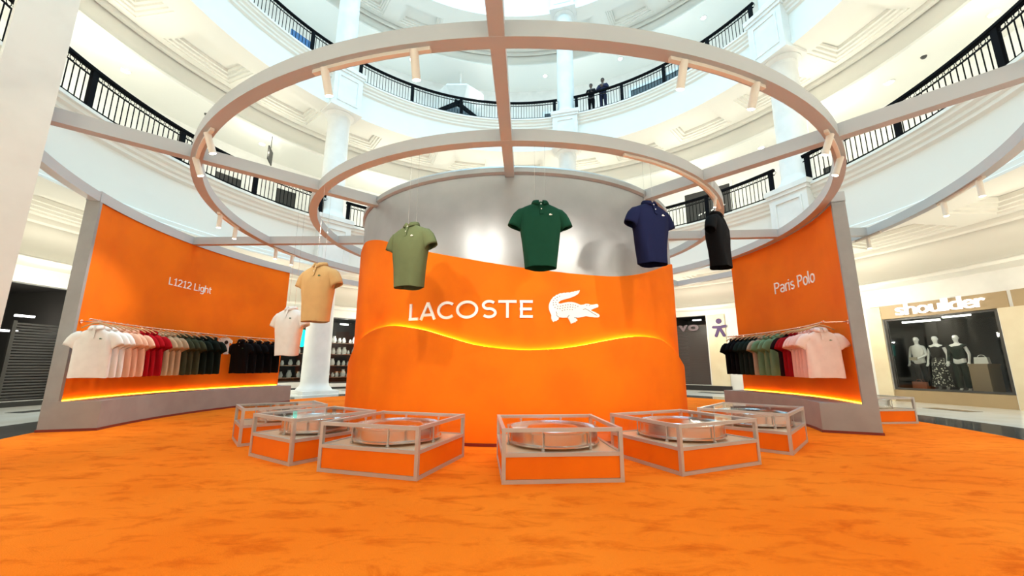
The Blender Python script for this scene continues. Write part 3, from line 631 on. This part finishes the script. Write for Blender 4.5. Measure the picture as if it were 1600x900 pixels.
rack(6.84, [(c[0], a) for c, a in zip(seqL, azL) if c], 1, 1.665, 'left')
rail('clothes_rail', 'curved copper clothes rail on the Paris Polo wall', 5.25, 66.5, 104.4, 1.69, 5.62, (68.5, 81, 92, 103.5))
azR = [69.0, 71.2, 72.8, 74.6, 76.6, 78.6, 80.4, 82.2, 86.0, 88.3, 90.6, 92.6, 94.2, 96.0, 97.7, 99.4, 101.0, 102.6]
seqR = ['palepink', 'pink', 'pink', 'pink', 'pink', 'crimson', 'crimson', 'burgundy', 'greybeige', 'sage', 'sage', 'sage', 'greenblack', 'greenblack', 'greenblack', 'black', 'black', 'black']
seqR = ['palepink', 'pink', 'pink', 'pink', 'pink', 'crimson', 'crimson', 'burgundy', 'sage', 'sage', 'sage', 'greybeige', 'greenblack', 'greenblack', 'greenblack', 'black', 'black', 'black']
NAMES['palepink'] = 'white-pink'
rack(5.25, list(zip(seqR, azR)), -1, 1.69, 'right')
# small card top between the dark green and the black polos
p = P(6.84, -98.0, 1.665); T = Vector((cos(radians(-98)), sin(radians(-98)), 0)); rz = atan2(T.y, T.x)+pi/2+.15
hg = dup(hg0, p, rz, 'wooden hanger carrying the small white card between dark green and black polos', 'wooden hangers on the left wall rail')
t = thing('info_card', 'small white shirt-shaped card hanging between the dark green and black polos', 'card', (p.x, p.y, 1.665-.43), rz)
b = NB(); prism(b, [(-.13, 0), (-.04, 0), (-.03, .08), (.0, .09), (.02, 0), (.13, 0), (.13, .27), (.19, .24), (.20, .30), (.12, .36), (.05, .37), (-.05, .37), (-.13, .36), (-.13, .2)], lambda x, y, q: Vector((x, -.004-q, y)), 0, .008); obj('card_sheet', b, M['letter'], t)
b = NB(); bmesh.ops.create_circle(b, cap_ends=True, radius=.045, segments=20, matrix=Matrix.Translation((.06, -.0135, .27)) @ Matrix.Rotation(pi/2, 4, 'X')); box(b, -.1, .0, -.0145, -.013, .0, .07); obj('dark_print', b, M['dark'], t)

# ================================================================== PEOPLE AND MANNEQUINS
def skin(name, V, E, m, parent, sub=2):
    me = bpy.data.meshes.new(name); me.from_pydata([v[:3] for v in V], E, []); me.materials.append(m); o = bpy.data.objects.new(name, me); C.objects.link(o); o.parent = parent
    sm = o.modifiers.new('skin', 'SKIN'); sm.use_smooth_shade = True; ly = me.skin_vertices[0].data
    for i, v in enumerate(V):
        r = v[3]; ly[i].radius = r if isinstance(r, tuple) else (r, r)
    ly[0].use_root = True; ss = o.modifiers.new('sub', 'SUBSURF'); ss.levels = sub; ss.render_levels = sub
    return o
def figure(name, label, cat, loc, rz, arms, bodym, k=1., hair=None, sex='m'):
    """standing figure facing -Y; arms: (elbow, hand) per side"""
    t = thing(name, label, cat, loc, rz); t.scale = (k, k, k)
    V = [(0, 0, .95, (.15, .105)), (0, 0, 1.12, (.125, .09)), (0, 0, 1.30, (.16, .10)), (0, 0, 1.42, (.13, .085)), (0, .005, 1.50, .055), (0, -.005, 1.56, .052), (0, -.01, 1.63, (.072, .088)), (0, -.005, 1.70, (.075, .09)), (0, 0, 1.755, (.05, .06))]
    E = [(i, i+1) for i in range(8)]
    for s, (el, hd) in zip((-1, 1), arms):
        b = len(V); V += [(s*.17, 0, 1.42, .052), (el[0], el[1], el[2], .040), (hd[0], hd[1], hd[2], .026)]
        d = (Vector(hd)-Vector(el)).normalized(); pm = Vector(hd)+d*.06; V.append((*pm, (.034, .018))); E += [(3, b), (b, b+1), (b+1, b+2), (b+2, b+3)]
        sd = d.cross(Vector((0, 1, 0)) if abs(d.y) < .8 else Vector((1, 0, 0))).normalized()
        for j, (off, ln) in enumerate(((-.024, .062), (-.008, .072), (.008, .068), (.024, .052))):
            i0 = len(V); a_ = pm+sd*off+d*.02; c1 = pm+sd*off*1.25+d*(ln*.6)+Vector((0, -.006, -.004)); c2 = pm+sd*off*1.3+d*ln+Vector((0, -.016, -.012)); V += [(*a_, .009), (*c1, .0085), (*c2, .007)]; E += [(b+3, i0), (i0, i0+1), (i0+1, i0+2)]
        i0 = len(V); th = pm-d*.03-sd*.038*s+Vector((0, -.01, 0)); V += [(*th, .010), (*(th+d*.035-sd*.012*s), .008)]; E += [(b+2, i0), (i0, i0+1)]
        b = len(V); V += [(s*.085, 0, .88, .088), (s*.095, -.01, .50, .056), (s*.10, .015, .27, .055), (s*.10, .02, .09, .036), (s*.105, -.10, .035, (.040, .028)), (s*.11, -.16, .03, (.036, .02))]; E += [(0, b)]+[(b+q, b+q+1) for q in range(5)]
    body = skin('body', V, E, bodym, t)
    b = NB(); bmesh.ops.create_cone(b, cap_ends=True, segments=8, radius1=.016, radius2=.006, depth=.045, matrix=Matrix.Translation((0, -.096, 1.655)) @ Matrix.Rotation(.35, 4, 'X'))
    for s in (-1, 1): bmesh.ops.create_uvsphere(b, u_segments=8, v_segments=6, radius=.022, matrix=Matrix.Translation((s*.076, .005, 1.66)) @ Matrix.Diagonal((.35, .8, 1.2, 1)))
    box(b, -.022, .022, -.092, -.085, 1.612, 1.620); obj('face_features', b, bodym, t, True)
    if hair:
        b = NB(); bmesh.ops.create_uvsphere(b, u_segments=16, v_segments=10, radius=.1, matrix=Matrix.Translation((0, .018, 1.715)) @ Matrix.Diagonal((.86, 1.0, .85, 1)))
        for v in list(b.verts):
            if v.co.z < 1.70 and v.co.y < -.02: v.co.z = 1.70
        obj('hair', b, hair, t, True)
    return t
def torso(t, m, name='shirt', z0=.90, arms=(), one=None, long=False, wd=1.):
    V = [(0, 0, z0, (.170*wd, .128)), (0, 0, 1.12, (.155*wd, .115)), (0, 0, 1.30, (.192*wd, .128)), (0, 0, 1.42, (.180*wd, .120)), (0, .004, 1.475, .075)]; E = [(i, i+1) for i in range(4)]
    for s, el, hd in arms:
        b = len(V); V += [(s*.175, 0, 1.42, .064), (el[0], el[1], el[2], .052)]; E += [(3, b), (b, b+1)]
        if long and hd: V.append((hd[0], hd[1], hd[2], .038)); E.append((b+1, b+2))
    return skin(name, V, E, m, t)
def pants(t, m, name='trousers', flare=1.):
    V = [(0, 0, .97, (.158, .115))]; E = []
    for s in (-1, 1):
        b = len(V); V += [(s*.09, 0, .86, .100), (s*.098, -.005, .50, .070*flare), (s*.102, .01, .12, .062*flare)]; E += [(0, b), (b, b+1), (b+1, b+2)]
    return skin(name, V, E, m, t)
# two people at the second gallery railing
ps = (( (-.25, -.06, 1.16), (-.10, -.28, 1.10)), ((.25, -.06, 1.16), (.12, -.28, 1.12)))
t = figure('person', 'person in black leaning arms on the second-gallery railing, shorter of the two', 'person', P(9.50, 157.6, 12.65), radians(157.6)+pi, ps, M['skin'], .96, M['cap'])
torso(t, M['black'], 'shirt', arms=((-1,)+ps[0], (1,)+ps[1]), long=True); pants(t, M['black'])
ps2 = (((-.27, -.08, 1.20), (-.02, -.22, 1.20)), ((.27, -.08, 1.20), (.04, -.24, 1.24)))
t = figure('person', 'taller person in dark striped top with folded arms at the second-gallery railing', 'person', P(9.50, 154.2, 12.65), radians(154.2)+pi, ps2, M['skin'], 1.03, M['cap'])
s_ = torso(t, M['stripe'], 'shirt', arms=((-1,)+ps2[0], (1,)+ps2[1]), long=True, wd=1.12); pants(t, M['stripe'])
# shop mannequins
A0 = ((-.24, .02, 1.16), (-.25, -.06, .92)); A1 = ((.24, .02, 1.16), (.25, -.06, .92))
arms = (A0, A1)
def manq(a, R, lab, arms): return figure('mannequin', lab, 'mannequin', P(R, a, .30), radians(a)+pi, arms, M['mannequin'], .90)
aw = (A0, ((.22, -.02, 1.16), (.06, -.24, 1.02)))
t = manq(108.0, 12.75, 'white mannequin in white top and black trousers holding a clutch in the shop window', aw); torso(t, M['white'], 'top', z0=1.0); pants(t, M['black'])
b = NB(); box(b, -.10, .10, -.30, -.26, .98, 1.08); tag(obj('clutch_bag', b, M['greybeige']), 'small pale clutch bag in the hand of the first window mannequin', 'bag'); bpy.data.objects['clutch_bag'].matrix_world = Matrix.Translation(P(12.75, 108.0, .30)) @ Matrix.Rotation(radians(108.0)+pi, 4, 'Z') @ Matrix.Scale(.9, 4) @ Matrix.Translation((0, -.02, .0))
t = manq(106.0, 12.75, 'white mannequin in a black top and long black-and-white patterned skirt', arms); torso(t, M['black'], 'top', z0=1.0, arms=((-1, (-.20, 0, 1.37), None), (1, (.20, 0, 1.37), None)))
b = NB(); lathe(b, [(.13, 1.06), (.17, .95), (.19, .7), (.22, .4), (.25, .16), (.245, .16), (.21, .4), (.12, 1.05)], n=24, c=(0, 0)); obj('patterned_skirt', b, M['print'], t, 40)
t = manq(103.9, 12.75, 'white mannequin in a dark green one-shoulder jumpsuit', arms); torso(t, M['forest'], 'jumpsuit_top', z0=.95, arms=((-1,)+arms[0], (1, (.18, 0, 1.35), None)), long=True); pants(t, M['forest'], 'jumpsuit_legs', 1.3)
b = NB(); pbox(b, 12.27, 13.7, 97.6, 109.4, .27, .30); struct('trim_4', b, M['dark2'])
# ================================================================== SHOPS
def shutter(a0, a1, z0, z1, R, label, gap=True):
    t = thing('roller_shutter', label, 'shutter', P(R, (a0+a1)/2, z0)); b = NB(); z = z0
    while z < z1-.03: pbox(b, R, R+.015, a0, a1, z, z+(.042 if gap else .062)); z += .07
    addc(t, 'slats', b, M['shutter']); 
    for q in (min(a0, a1)-.2, max(a0, a1)-.15): b = NB(); pbox(b, R-.02, R+.035, q, q+.35, z0, z1); addc(t, 'guide_rail', b, M['dark2'])
shutter(-96.2, -101, .14, 2.05, 12.35, 'dark slatted roller shutter with gaps, closing the unlit shop at the left')
shutter(137.3, 143.5, .24, 2.75, 12.12, 'dark roller shutter of the closed shop right of the drum', False)
def glass_window(a0, a1, z0, z1, label, R=12.06, mull=()):
    t = thing('shop_window', label, 'shop window', P(R, (a0+a1)/2, z0)); b = NB(); f = .28; a0, a1 = min(a0, a1), max(a0, a1)
    pbox(b, R-.03, R+.03, a0, a0+f, z0, z1); pbox(b, R-.03, R+.03, a1-f, a1, z0, z1); pbox(b, R-.03, R+.03, a0+f, a1-f, z1-.05, z1); pbox(b, R-.03, R+.03, a0+f, a1-f, z0, z0+.05)
    for m_ in mull: pbox(b, R-.03, R+.03, m_-.12, m_+.12, z0+.05, z1-.05)
    addc(t, 'window_frame', b, M['dark2']); b = NB(); pbox(b, R-.004, R+.004, a0+f, a1-f, z0+.05, z1-.05); addc(t, 'glass_panel', b, M['shopglass'])
glass_window(97.5, 109.5, .34, 2.41, 'large display window of the shoulder shop with three mannequins')
glass_window(80.2, 94.5, .11, 2.41, 'dark shop window right of the tan pilaster at the picture edge')
glass_window(-129.1, -135.4, .31, 2.89, 'black framed shop window left of the white column, below the teal sign')
glass_window(-138.1, -145.9, .23, 3.04, 'black framed shop window between the white column and the drum')
t = thing('glass_door', 'open framed glass door leaf of the dark shop at the far left', 'door', P(11.2, -88.5, .02), radians(-60)); b = NB()
for x0, x1, z0, z1 in ((0, .05, 0, 2.6), (.75, .8, 0, 2.6), (.05, .75, 0, .08), (.05, .75, 2.53, 2.6)): box(b, x0, x1, -.02, .02, z0, z1)
obj('door_frame', b, M['steel2'], t); b = NB(); box(b, .05, .75, -.004, .004, .08, 2.53); obj('glass_panel', b, M['shopglass'], t)
# signs
def sign(name, label, bmf, m, loc, cat='sign'):
    return tag(obj(name, bmf, m), label, cat)
def word_sign(word, label, R, a, z, hgt, wid, m, bold):
    t = thing('shop_sign', label, 'sign', P(R, a, z)); ws = {'s': .5, 'h': .62, 'o': .64, 'u': .62, 'l': .3, 'd': .64, 'e': .6, 'r': .44, 'v': .58}; tot = sum(ws[c] for c in word); x = 0
    for c in word:
        w_ = ws[c]/tot*wid; fn = drum_map(R, a-degrees(x/R), z, -1); addc(t, 'letter', text_bm(c, fn, hgt, .05, 1, bold, w_*.98), m); x += w_
word_sign('shoulder', 'lit white lowercase lettering reading shoulder above the right shop window', 11.93, 107.6, 2.50, .33, 2.0, M['signlit'], .012)
word_sign('vo', 'dim grey letters vo on the closed shutter right of the drum', 12.08, 142.8, 2.52, .36, .85, M['vo'], .03)
b = NB(); fnI = drum_map(11.94, 136.0, 2.12, -1)
def blob(x, y, r): prism(b, [(x+r*cos(2*pi*i/20), y+r*sin(2*pi*i/20)) for i in range(20)], fnI, 0, .03)
blob(.28, .72, .115)
for (x0, y0, x1, y1) in ((.05, .48, .28, .47), (.28, .47, .51, .50), (.28, .48, .13, .12), (.28, .48, .44, .12)):
    stroke(b, [(x0, y0), (x1, y1)], .115, fnI, .03); blob(x0, y0, .056); blob(x1, y1, .058)
sign('shop_emblem', 'purple person-shaped emblem on the cream pilaster right of the drum', b, M['purple'], None)
b = NB(); fT0 = drum_map(11.9, -132.35, 1.72, -1); fT = lambda x, y, t: fT0(x*.85, y*1.85, t)
prism(b, arc(.10, .19, .19, .19, -90, 90, 16)+[(.02, .38), (.02, 0)], fT, 0, .05); prism(b, [(.36, 0), (.62, 0), (.62, .38), (.36, .38), (.40, .19)], fT, 0, .05)
sign('shop_sign', 'bright teal sign letters seen between the white polo and the white column', b, M['teal'], None)
# tubes and things inside the right shop
for a0, a1, z, lab in ((108.6, 104.6, 2.30, 'left'), (104.2, 101.5, 2.36, 'middle')):
    b = NB(); pbox(b, 12.5, 12.58, a1, a0, z, z+.05); tag(obj('tube_light', b, M['lampw']), 'glowing white tube light at the %s of the shop window top' % lab, 'lamp')
b = NB(); pbox(b, 13.8, 14.0, 97.4, 100.0, .28, 2.45); struct('trim_5', b, mat('grey_partition', (.16, .15, .13), .6))
b = NB(); box(b, -.2, .2, -.2, .2, 0, .75); box(b, -.215, .215, -.215, .215, .75, .78); o = obj('display_plinth', b, M['brownbox']); o.location = P(12.65, 101.5, .30); o.rotation_euler = (0, 0, radians(98)); tag(o, 'brown square plinth at the right inside the shop window', 'plinth')
t = thing('white_handbag', 'white handbag on the brown plinth in the shop window', 'handbag', P(12.62, 101.5, 1.08), radians(101)+pi); b = NB(); prism(b, [(-.15, 0), (.15, 0), (.13, .17), (-.13, .17)], lambda x, y, q: Vector((x, q-.05, y)), 0, .1); obj('bag_body', b, M['mannequin'], t); b = NB(); tube(b, [(.08*cos(pi*j/8), 0, .17+.06*sin(pi*j/8)) for j in range(9)], .008, 6); obj('handle', b, M['mannequin'], t)
t = thing('paper_bag', 'terracotta shopping bag low in the left corner of the shop window', 'bag', P(12.7, 108.2, .30), radians(108)+pi); b = NB(); box(b, -.17, .17, -.08, .08, 0, .26); obj('bag_body', b, M['redbag'], t)
for y in (-.07, .07): b = NB(); tube(b, [(.07*cos(pi*j/8), y, .26+.07*sin(pi*j/8)) for j in range(9)], .006, 6); obj('handle', b, M['redbag'], t)
# goods on shelves in the left shop windows
for a0, a1, lab in ((-129.4, -135.0, 'left of the white column'), (-138.6, -145.4, 'right of the white column')):
    t = thing('shop_shelving', 'grey shelving behind the shop window %s' % lab, 'shelving', P(12.9, (a0+a1)/2, .2)); 
    b = NB()
    for z in (.45, .95, 1.45, 1.95): pbox(b, 12.7, 13.1, a0, a1, z, z+.03)
    addc(t, 'shelf_boards', b, M['steel2']); b = NB(); pbox(b, 12.7, 13.1, a0, a0-.15, .2, 2.3); pbox(b, 12.7, 13.1, a1, a1+.15, .2, 2.3); addc(t, 'uprights', b, M['steel2'])
vb = NB(); lathe(vb, [(.002, 0), (.05, 0), (.075, .07), (.06, .14), (.035, .19), (.045, .22), (.03, .22), (.02, .19), (.002, .02)], n=12, c=(0, 0)); vase = obj('white_vase', vb, M['mannequin'], smooth=40); vase.location = P(12.85, -129.9, .48)
tag(vase, 'white pottery vase alone at the end of the lowest shelf left of the white column', 'vase', 'white pottery in the left shop windows')
for z, zl in ((.48, 'lowest'), (.98, 'second'), (1.48, 'third'), (1.98, 'top')):
    for vi, a in enumerate((-131.2, -132.6, -134.0, -139.2, -140.2, -141.2, -142.2, -143.2, -144.2, -145.0)):
        o = vase.copy(); o['label'] = 'white pottery vase on the %s shelf, %s one %s of the white column' % (zl, ORD[vi if vi < 3 else vi-3], 'left' if vi < 3 else 'right'); C.objects.link(o); o.location = P(12.85+random.uniform(-.08, .06), a+random.uniform(-.15, .15), z); s = random.uniform(.8, 1.5); o.scale = (s*1.1, s*1.1, s)
for a, R, z in ((-130.8, 12.6, 2.72), (-141.6, 12.6, 2.80), (-98.5, 12.9, 2.2), (-99.5, 13.8, 1.85), (139.8, 12.6, 3.0), (-86, 12.8, 2.80)):
    b = NB(); pbox(b, R, R+.08, a-.8, a+.8, z, z+.05); tag(obj('tube_light', b, M['lampw']), {-130.8: 'tube light in the shop left of the white column', -141.6: 'tube light in the shop between column and drum', -98.5: 'tube light seen through the slatted shutter, upper', -99.5: 'tube light seen through the slatted shutter, lower', 139.8: 'tube light above the dim vo letters', -86: 'tube light inside the dark shop at the far left'}[a], 'lamp')
for a, z, lab in ((144.5, 0, ''),): pass
for a, R, z in ((-130.8, 12.5, 2.6), (-141.8, 12.5, 2.65)): light('shop_lamp', 'POINT', P(R, a, z), 45, (1, .97, .9), .05)
light('shop_lamp', 'POINT', P(12.35, 103.5, 2.2), 9, (1, .95, .85), .05)
light('shop_lamp', 'POINT', P(13.2, -99, 2.2), 10, (1, .9, .8), .05)
# downlights in the ceilings
def downlight(R, a, z, lab, grp, m='lamp', r=.11):
    t = thing('downlight', lab, 'downlight', P(R, a, z), 0, grp); b = NB(); lathe(b, [(r, 0), (r+.035, 0), (r+.035, -.02), (r, -.025)], n=20, c=(0, 0)); obj('trim_ring', b, M['white'], t)
    b = NB(); bmesh.ops.create_circle(b, cap_ends=True, radius=r, segments=20, matrix=Matrix.Translation((0, 0, -.008))); obj('lens', b, M[m], t)
for a, lab in ((-77, 'nearest the white pillar above the left railing'), (-101, 'above the middle of the left railing'), (-122, 'left of the left column'), (76, 'at the far right above the railing'), (92, 'above the middle of the right railing'), (104, 'right of the right column'), (124, 'left of the right column')):
    downlight(12.2, a, 9.85, 'recessed first-gallery ceiling downlight '+lab, 'downlights above the first gallery')
for a, lab in ((-143, 'farthest left'), (-152, 'second from left'), (172, 'above the low grille'), (152, 'right of the two people'), (132, 'farthest right')):
    downlight(12.1, a, 17.4, 'recessed grey second-gallery ceiling downlight '+lab, 'downlights above the second gallery')
for a in (-97.6, -99.6): downlight(11.7+.0, a, 3.35, '', None) if False else None
for R, a, lab in ((9.72, 84.7, 'round soffit light under the second gallery at the upper right'), (9.72, 149, 'oval-looking soffit light under the second gallery, right of the two people')): downlight(R, a, 11.0, lab, None, r=.09)
# smoke detectors
for a, R, z, lab in ((-91, 12.0, 9.85, 'small dark ceiling detector above the left railing, nearer'), (-112, 12.0, 9.85, 'small dark ceiling detector above the left railing, farther'), (99, 12.0, 9.85, 'small dark ceiling detector above the right railing')):
    t = thing('smoke_detector', lab, 'smoke detector', P(R, a, z)); b = NB(); lathe(b, [(.002, -.06), (.05, -.055), (.07, -.02), (.075, 0), (.002, 0)], n=16, c=(0, 0)); obj('detector_body', b, M['dark2'], t, 40)
# upper shopfronts, doors and signs
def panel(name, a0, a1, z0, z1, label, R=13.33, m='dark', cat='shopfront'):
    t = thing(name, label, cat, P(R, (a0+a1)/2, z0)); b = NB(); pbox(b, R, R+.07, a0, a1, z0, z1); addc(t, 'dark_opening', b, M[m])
    b = NB(); a0, a1 = min(a0, a1), max(a0, a1)
    pbox(b, R-.03, R+.07, a0-.5, a0, z0, z1+.12); pbox(b, R-.03, R+.07, a1, a1+.5, z0, z1+.12); pbox(b, R-.03, R+.07, a0, a1, z1, z1+.12); addc(t, 'surround', b, M['plaster']); return t
t = panel('upper_shopfront', 141, 132.2, 6.35, 9.3, 'dark closed shopfront behind the railing right of the drum')
b = NB(); fn = drum_map(13.3, 138.5, 8.1, -1)
b.free()
for i, (x, y) in enumerate(((0, .0), (.25, .06), (.55, .09), (.8, .14), (1.05, .18))): b = NB(); stroke(b, [(x, y), (x+.16, y+.06+.02*(i % 2))], .05, fn, .03); addc(t, 'faint_letter', b, M['letter'])
panel('upper_door', -117.5, -121.5, 6.35, 8.5, 'dark doorway behind the left railing, nearer the white pillar'); panel('upper_door', -127.5, -131, 6.35, 8.7, 'dark doorway behind the left railing beside the left column')
panel('upper_door', 117, 113.5, 6.35, 8.5, 'dark doorway behind the railing beside the right column')
panel('low_partition', 147, 131, 12.66, 13.62, 'dark low partition behind the second-gallery railing, right of the two people', R=9.9, m='dark2', cat='partition')
panel('low_grille', 171.5, 169, 12.9, 13.3, 'low dark grille behind the second-gallery railing, left of the blue-lit column', R=9.7, m='dark2', cat='grille')
t = thing('hanging_sign', 'small blue rectangular sign by the upper left second-gallery railing', 'sign', P(10.2, -122.5, 13.5), radians(-122.5)); b = NB(); box(b, -.45, .45, -.02, .02, 0, .5); obj('sign_board', b, M['bluesign'], t)
for i in range(6): b = NB(); box(b, -.3+i*.1, -.23+i*.1, -.026, -.02, .2, .3); obj('faint_letter', b, M['letter'], t)
t = thing('hanging_sign', 'small black sign hung over the first gallery above the left railing', 'sign', P(11.2, -121.5, 8.7), radians(-70)); b = NB(); box(b, -.3, .3, -.02, .02, 0, .55); box(b, -.01, .01, -.01, .01, .55, 1.1); obj('sign_board', b, M['dark'], t)
# octagonal white ceiling lantern and the escalator behind the second-gallery railing
t = thing('ceiling_lantern', 'white octagonal stepped ceiling feature above the second gallery, left of the crossing beam', 'ceiling feature', P(12.1, -165, 15.1)); b = NB()
lathe(b, [(.9, .0), (1.45, .45), (1.35, .6), (1.2, .6), (.8, .15), (.75, .15), (.75, -.02), (.9, -.02)], 22.5, 382.5, 8, c=(0, 0)); lathe(b, [(.01, .1), (.78, .1), (.78, .14), (.01, .14)], 22.5, 382.5, 8, c=(0, 0)); obj('octagon_frame', b, M['plaster'], t)
b = NB(); tube(b, [(0, 0, .1), (0, 0, 2.3)], .05, 8); obj('hanging_rod', b, M['plaster'], t)
t = thing('escalator', 'dark escalator side panels sloping behind the second-gallery railing', 'escalator', P(9.95, -163, 12.66), radians(-163)); t.scale = (1, 1, 1.5)
for s in (-1, 1):
    b = NB(); box(b, -1.1, 1.1, -.08, .08, -.07, .07, Matrix.Translation((s*.85, 0, .42)) @ Matrix.Rotation(s*.42, 4, 'Y')); obj('handrail', b, M['black'], t)
    b = NB(); box(b, -.9, .9, -.05, .05, -.16, .10, Matrix.Translation((s*.85, 0, .24)) @ Matrix.Rotation(s*.36, 4, 'Y')); obj('side_panel', b, M['dark2'], t)
# the ground gallery's added point lights have no lamp fixtures
